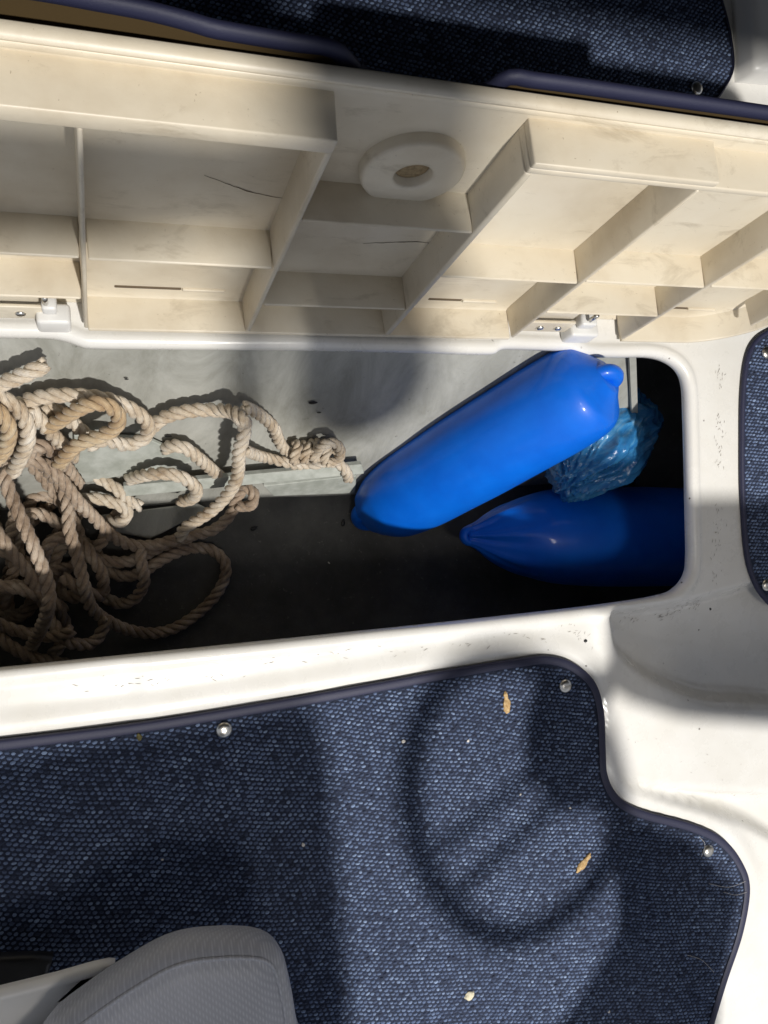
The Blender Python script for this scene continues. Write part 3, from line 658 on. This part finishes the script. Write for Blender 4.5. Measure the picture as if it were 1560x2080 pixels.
def eye_end(root, z, s, flip=1, hole=.007, r=.021, th_=.011):
    # rope eye: thick torus-like lug with a hole
    bm = bmesh.new(); nu, nv = 28, 12; g = []
    for i in range(nu):
        a = 2*math.pi*i/nu; row = []
        for j in range(nv):
            b = 2*math.pi*j/nv; R0 = (r+hole)/2; rr = (r-hole)/2; x = (R0+rr*math.cos(b))*math.cos(a); zz = (R0+rr*math.cos(b))*math.sin(a)*1.05; y = th_*math.sin(b); row.append(bm.verts.new((x, y, zz)))
        g.append(row)
    for i in range(nu):
        for j in range(nv): bm.faces.new((g[i][j], g[(i+1) % nu][j], g[(i+1) % nu][(j+1) % nv], g[i][(j+1) % nv]))
    o = from_bm('eye', bm, BLUE, root); o.location = (0, 0, z); return o
e1 = eye_end(f1, .006, 1, hole=.0055, r=.030, th_=.017); e1.rotation_euler = (0, 0, R(35))
e2 = eye_end(f1, L1-.010, 1, hole=.006, r=.027, th_=.010); e2.rotation_euler = (0, 0, R(35))
eye_end(f2, .004, 1, hole=.004, r=.017, th_=.009)
# crumpled fender/film behind
bm = bmesh.new(); bmesh.ops.create_icosphere(bm, subdivisions=6, radius=1)
def ridge(v): return 1-abs(noise.noise(v))*2.2
for v in bm.verts:
    d = v.co.normalized(); wv = noise.noise_vector(d*1.6)*.5; u = math.atan2(d.z, d.y)
    q = Vector((d.x*1.1, math.cos(u)*2.6, math.sin(u)*2.6))+wv
    f = .95+.16*noise.noise(d*1.4+Vector((5, 0, 0)))+.075*ridge(q)+.05*ridge(q*2.3+Vector((3, 1, 0)))+.02*ridge(d*9+wv*3)
    v.co = Vector((d.x*.108*f, d.y*.064*f, d.z*.080*f))
fb = from_bm('blue_plastic_bundle', bm, FILM); fb.location = P(1222, 897, -.20); fb.rotation_euler = (R(10), R(18), R(38))
tag(fb, 'crumpled translucent blue plastic bundle wedged between the two blue fenders', 'plastic bundle')

# ------------------------------------------------------------------ helm seat in the lower left corner
seat = empty('helm_chair', (0, -.5, .30)); tag(seat, 'grey embossed vinyl seat cushion in the lower left corner, rounded front edge', 'seat')
SZ = .20
sp = [(60, 2155), (104, 2100), (165, 2052), (240, 2000), (325, 1950), (385, 1929), (440, 1922), (500, 1920), (550, 1927), (582, 1955), (600, 2020), (612, 2090), (625, 2180), (600, 2500), (300, 2700), (-150, 2700), (-160, 2400)]
spl = [tuple((P(x, y, SZ)-np.array((0, -.5, .30)))[:2]) for x, y in sp]
spl = ccw(resample(spline(spl, 8, True), .006, True)); zt = SZ-.30
prof = [(.016, zt-.052), (.006, zt-.046), (.001, zt-.034), (0, zt-.022), (.002, zt-.012), (.006, zt-.0055), (.011, zt-.002), (.013, zt-.0018), (.018, zt+.0005), (.028, zt+.003)]
rings('cushion', spl, prof, VINYL, seat, True)
ob = offset_poly(spl, .0120); tube('piping', [(x, y, zt-.0016) for x, y in ob], .0018, VINYL, seat, 8, closed=True)
st_ = offset_poly(spl, .0165)
'''
stv = resample([(x, y, zt+.0004) for x, y in st_], .0032); V = []; Fc = []
for i in range(0, len(stv)-1, 2):
    a, b = stv[i], stv[i+1]; d = (b-a)/np.linalg.norm(b-a); q = np.array((-d[1], d[0], 0))*.0005; k = len(V)
    V += [a-q, a+q, b+q, b-q, (a+b)/2+np.array((0, 0, .0007))]; Fc += [(k, k+1, k+4), (k+1, k+2, k+4), (k+2, k+3, k+4), (k+3, k, k+4)]
'''
rings('seat_base', [tuple((P(x, y, .14)-np.array((0, -.5, .30)))[:2]) for x, y in [(-260, 2075), (0, 2014), (110, 1987), (190, 1964), (235, 1958), (235, 2130), (200, 2600), (-260, 2600)]], [(.006, -.175), (0, -.170), (.0015, -.163), (.005, -.1605), (.009, -.160), (.010, -.1625), (.024, -.1625)], WHITEP, seat)
rings('swivel_plate', [tuple((P(x, y, .05)-np.array((0, -.5, .30)))[:2]) for x, y in [(-160, 1962), (-60, 1950), (55, 1945), (108, 1946), (104, 1962), (98, 1985), (60, 2100), (-160, 2150)]], [(0, -.262), (0, -.255), (.002, -.251), (.005, -.25)], BLACK, seat)
tube('pedestal', [(-.06, -.16, -.296), (-.06, -.16, -.22)], .035, METAL, seat, 20)
# unseen chair-back slab, added and outlined to shade the left half of the mat
def slab_from(name, pts, z, th_, mat, parent, off=(0, 0, 0)):
    q = [tuple((occ(x, y, z)-np.array(off))[:2]) for x, y in pts]
    return rings(name, q, [(.004, z-th_-off[2]), (0, z-th_+.006-off[2]), (0, z-.006-off[2]), (.002, z-.002-off[2]), (.006, z-off[2])], mat, parent, True)
slab_from('backrest_shade_slab', [(-500, 1600), (100, 1500), (430, 1445), (600, 1412), (634, 1424), (655, 1520), (672, 1700), (690, 1900), (702, 2120), (705, 2260), (-500, 2260)], .74, .06, VINYL, seat, (0, -.5, .30))
tube('shade_slab_post', [(-.2, -.42, -.10), (-.22, -.34, .38)], .014, METAL, seat, 12)

# ------------------------------------------------------------------ steering wheel above the deck, and an assumed console (out of view; they cast the shade)
con = empty('assumed_console', (1.35, -.7, 0)); tag(con, 'assumed grey console out of view, added to shade the right side of the deck', 'console')
slab_from('console_shade_slab', [(1238, 1003), (1236, 1345), (1090, 1352), (1058, 1450), (1062, 1560), (1165, 1590), (1225, 1650), (1246, 1750), (1250, 1880), (1180, 2000), (1110, 2100), (1110, 2500), (1440, 2500), (1460, 2000), (1500, 1800), (1400, 1690), (1262, 1640), (1216, 1560), (1222, 1450), (1244, 1385), (1290, 1412), (1380, 1440), (1560, 1456), (2600, 1470), (2600, 1003)], .60, .03, GREYP, con, (1.35, -.7, 0))  # unseen slab, its outline shaped to cast the shade on the right
from_bm('console_base', box_bm(.05, .45, -.35, .25, .005, .569, .01), GREYP, con)
sw = empty('steering_wheel', occ(1020, 1640, .66)); tag(sw, 'black three-spoke steering wheel outside the picture, its ring shadow on the mat', 'steering wheel')
nrm = Vector((-.30, -.18, 1)).normalized(); c0 = Vector(occ(1020, 1640, .66)); q = nrm.to_track_quat('Z', 'Y'); sw.rotation_euler = q.to_euler(); qi = q.inverted()
def on_wheel(px, py):
    p = Vector(P(px, py)); d = Vector(LK)-p; t = (c0-p).dot(nrm)/d.dot(nrm); return qi @ (p+d*t-c0)
ring_px = [(905, 1375), (845, 1480), (828, 1600), (850, 1720), (900, 1820), (970, 1880), (1040, 1893), (1120, 1865), (1190, 1800), (1240, 1715), (1255, 1600), (1215, 1470), (1130, 1370), (1010, 1330)]
tube('rim', spline([on_wheel(x, y) for x, y in ring_px], 8, True), .0155, BLACK, sw, 10, closed=True)
for a, b in (((890, 1715), (1110, 1540)), ((925, 1805), (1150, 1600)), ((1150, 1560), (1235, 1480))): tube('spoke', [on_wheel(*a), on_wheel(*b)], .0075, METAL, sw, 8)
hub = from_bm('hub', lathe_bm([(.036, -.05), (.036, -.005), (.028, .004), (0, .006)], 24), BLACK, sw); hub.location = on_wheel(1140, 1560)
# unseen body and line added above the locker to cast shadows on wall and lid
def occ3(p, z): p = np.array(p, float); t = (z-p[2])/(LK[2]-p[2]); return p+(LK-p)*t
bl = PW(738, 785, 0); hz0 = 1.0; c1 = occ3(bl, hz0)
hf = empty('added_shade_body', c1); tag(hf, 'unseen grey body added to cast a rounded shadow on the locker wall', 'fender')
# its long axis follows the shadow up the lid
top_sh = HO+LL*.375+LN*0+np.array((PL(905, 200, 0)[0], 0, 0)); c2 = occ3(top_sh, 1.42)
from_bm('body', lathe_bm([(.012, -.085), (.036, -.078), (.054, -.05), (.064, 0), (.060, .12), (.052, .40), (.04, .5), (.01, .52)], 28), GREYP, hf).rotation_euler = Vector(c2-c1).to_track_quat('Z', 'Y').to_euler()
l1 = occ3(PW(500, 830, 0), .95); l2 = occ3(HO+LL*.10+np.array((PL(520, 640, 0)[0], 0, 0)), 1.18)
tag(tube('added_shade_line', [l1, l2, l2+np.array((0, 0, .4))], .017, ROPE_TAN), 'unseen line added above the locker to cast a thin shadow on the wall', 'rope')  # unseen line, placed only for its thin shadow on the wall
can = from_bm('added_shade_panel', box_bm(-2.5, 3.0, -.188, 1.6, 1.10, 1.13, .004), SHADE_BLACK); tag(can, 'flat unseen panel added overhead to shade the mat behind the lid', 'shade_panel')  # unseen overhead panel, added to keep light off the rear mat

fl = rings('added_shade_flap', [tuple(occ3(HO+LL*v+LN*W0+np.array((u, 0, 0)), 1.06)[:2]) for u, v in ((-.6, .135), (.008, .138), (.13, .17), (.168, .30), (.10, .296), (-.6, .296))], [(0, 1.05), (0, 1.056), (.002, 1.058)], GREYP, None, True)  # unseen flap, outlined to shade the left cells of the lid
tag(fl, 'unseen grey flap added overhead to shade the left lid cells', 'shade_flap')

tag(from_bm('rear_light_blocker', box_bm(-2.4, 2.9, 1.31, 1.36, -.4, 1.098, .004), SHADE_BLACK), kind='structure')  # unseen wall added to block ambient light on the mat behind the lid

# ------------------------------------------------------------------ raised moulding behind the lid at upper right
bx = [P(x, y)[:2] for x, y in [(1492, 168), (1700, 182), (1700, -400), (1470, -400), (1488, 40)]]
mo = rings('seat_box', ccw(resample(bx, .02, True)), [(0, -.001), (0, .03), (.004, .036), (.012, .038)], WHITEP); tag(mo, 'blurred grey moulded box at the upper right corner, behind the dark mat', 'box')

# ------------------------------------------------------------------ debris
MZ = .0062
def blob(name, px, py, L_, Wd, ang, mat, label, cat, z=MZ, waist=.0, seed=0):
    bm = bmesh.new(); bmesh.ops.create_icosphere(bm, subdivisions=3, radius=1)
    for v in bm.verts:
        d = v.co.copy(); f = 1+.25*noise.noise(d*1.7+Vector((seed, 0, 0)))+.1*noise.noise(d*5+Vector((0, seed, 0)))
        k = 1-waist*math.exp(-((d.x-.35)/.16)**2); v.co = Vector((d.x*L_*f, d.y*Wd*f*k*(1-.35*max(0, d.x)), d.z*Wd*.55*f*k))
    o = from_bm(name, bm, mat); o.location = P(px, py, z); o.rotation_euler = (0, 0, ang); tag(o, label, cat); return o
blob('dry_husk', 1029, 1428, .0142, .0052, R(95), HUSK, 'tan dry seed husk on the mat, below the locker rim, upper of the two', 'husk', waist=.45, seed=1)
blob('dry_husk', 1186, 1752, .0150, .0056, R(42), HUSK, 'tan dry seed husk tilted on the mat near the wheel shadow, lower of the two', 'husk', waist=.35, seed=5)
blob('pale_chip', 954, 2022, .0072, .0055, R(20), CHIP, 'pale cream chip on the mat near the bottom of the picture', 'chip', seed=9)
blob('crumb', 283, 1497, .0028, .0045, R(10), GREENC, 'small olive brown crumb on the mat left of the first snap fastener', 'crumb', seed=2)
for i, (x, y, s, lb) in enumerate([(820, 1506, .0026, 'white crumb on the lit mat left of the wheel shadow'), (951, 1505, .0020, 'small white crumb inside the wheel shadow, below the upper husk'), (616, 1716, .0024, 'cream crumb at the edge of the left shade on the mat'),
    (1158, 1641, .0018, 'tiny white crumb right of the wheel spoke shadows'), (1057, 1614, .0016, 'tiny pinkish crumb between the wheel spoke shadows'), (1237, 2055, .0022, 'white crumb at the lower right of the mat'), (330, 1746, .0016, 'faint crumb in the shaded left half of the mat')]):
    blob('crumb', x, y, s, s*.8, i, CRUMB, lb, 'crumb', seed=i)
for i, (x, y, s, lb) in enumerate([(516, 1073, .006, 'black curl of debris on the dark locker floor, right of the rope loop'), (697, 1062, .006, 'black flake on the locker floor beside the fender tip'), (668, 1143, .0022, 'pale speck on the open locker floor')]):
    blob('debris_flake', x, y, s, s*.5, i+.4, CRUMB if i == 2 else BLACK, lb, 'debris', z=ZF+.002, seed=i+20)
for i, (x, y, s, lb) in enumerate([(1190, 1302, .0024, 'round black speck on the white deck above the mat corner'), (1240, 1299, .0013, 'small black speck right of the round one on the deck'), (1443, 1237, .0020, 'dark speck in the scuffs by the locker corner'), (1242, 1469, .0012, 'tiny dark speck on the white deck right of the mat'), (508, 1420, .0014, 'dark speck at the binding of the large mat'), (492, 1396, .0016, 'brown speck on the white strip above the mat'), (710, 1372, .0016, 'grey speck on the white strip, middle of the picture')]):
    blob('speck', x, y, s, s*.8, i, BLACK, lb, 'speck', z=.0015 if i != 1 else -.004, seed=i+40)
# scuff marks and grit pressed into the gelcoat: countless tiny slivers
def scuffs(name, areas, mat, seed):
    rg = np.random.default_rng(seed); V = []; Fc = []
    for (x0, y0, x1, y1, wd, n, ang, ln) in areas:
        for _ in range(n):
            t = rg.random(); p = P(x0+(x1-x0)*t+rg.normal(0, wd), y0+(y1-y0)*t+rg.normal(0, wd*.5))
            a = R(ang)+rg.normal(0, .35); L_ = ln*rg.uniform(.4, 1.5); w_ = rg.uniform(.00018, .0004); k = len(V)
            for i in range(4):
                tt = i/3-.5; c = p[:2]+np.array((math.cos(a), math.sin(a)))*L_*tt+rg.normal(0, .0003, 2); q = np.array((-math.sin(a), math.cos(a)))*w_*(1.05-abs(tt)*1.8)
                for sg in (-1, 1):
                    xy = c+q*sg; V.append((xy[0], xy[1], 0))
            for i in range(3): Fc.append((k+2*i, k+2*i+2, k+2*i+3, k+2*i+1))
    V = np.array(V); V[:, 2] = deck_h(V[:, 0], V[:, 1])+.0006
    o = mesh(name, V, Fc, mat, None, False); o['kind'] = 'stuff'; o['label'] = {1: 'fine dark scuffs and grit on the white deck round the locker corner', 2: 'faint grey scratches along the white strip between locker and mat'}[seed]; o['category'] = 'scuff marks'; return o
scuffs('scuff_marks', [(1457, 740, 1462, 800, 5, 14, 80, .004), (1462, 840, 1458, 960, 6, 30, 75, .004), (1460, 1010, 1452, 1190, 7, 34, 80, .004), (1440, 1225, 1370, 1262, 9, 40, 25, .005), (1330, 1265, 1290, 1262, 8, 14, 10, .004), (1435, 1215, 1445, 1245, 4, 16, 70, .003)], DIRT, 1)
scuffs('scuff_marks', [(500, 1345, 1200, 1285, 16, 46, 8, .005), (100, 1400, 500, 1370, 16, 20, 8, .005), (1150, 1250, 1200, 1330, 8, 10, 60, .003), (1270, 1500, 1500, 1560, 30, 8, 20, .003)], newmat('grey_scratch', (.30, .27, .23), .7)[0], 2)
for i, (x, y, s_, lb) in enumerate([(636, 818, .006, 'black mark on the grey wall under the dark round shadow'), (342, 886, .0045, 'small black mark on the wall between the rope loops'), (257, 770, .0025, 'tiny dark fleck on the upper left of the grey wall'), (648, 838, .003, 'small black fleck just below the larger wall mark')]):
    o = blob('wall_mark', x, y, s_, s_*.6, i*1.3+.8, BLACK, lb, 'mark', seed=i+60); o.location = PW(x, y, .0045); o.scale = (1, 1, .4); o.rotation_euler = (R(60), 0, 0)
# fine loose fibres on the mat
for i, pts in enumerate([[(1440, 1795), (1480, 1802), (1515, 1790)], [(1470, 1812), (1495, 1818), (1517, 1812)], [(1420, 1700), (1432, 1715), (1425, 1740)], [(1395, 1940), (1425, 1950), (1450, 1975)]]):
    tag(tube('loose_fibre', spline([P(x, y, MZ+.002) for x, y in pts], 6), .00022, CRUMB, None, 4), ['pale hair crossing the right edge of the mat', 'short pale hair just below the longer one at the mat edge', 'curled pale hair over the lower right snap fastener', 'pale hair on the lower right of the mat'][i], 'hair')

# repeats of one kind
GROUPS = {'crumb': 'crumbs scattered on the large mat', 'speck': 'dark specks on the white deck', 'dry_husk': 'dry seed husks on the mat', 'loose_fibre': 'pale hairs on the mat edge',
          'navy_mat': 'navy mats laid on the deck', 'short_rope_loop': 'short rope loops by the batten', 'wall_mark': 'black marks on the grey wall', 'debris_flake': 'debris on the locker floor', 'blue_fender': 'blue fenders stowed in the locker'}
for o in list(COL.objects):
    k = o.name.split('.')[0]
    if o.parent is None and k in GROUPS: o['group'] = GROUPS[k]
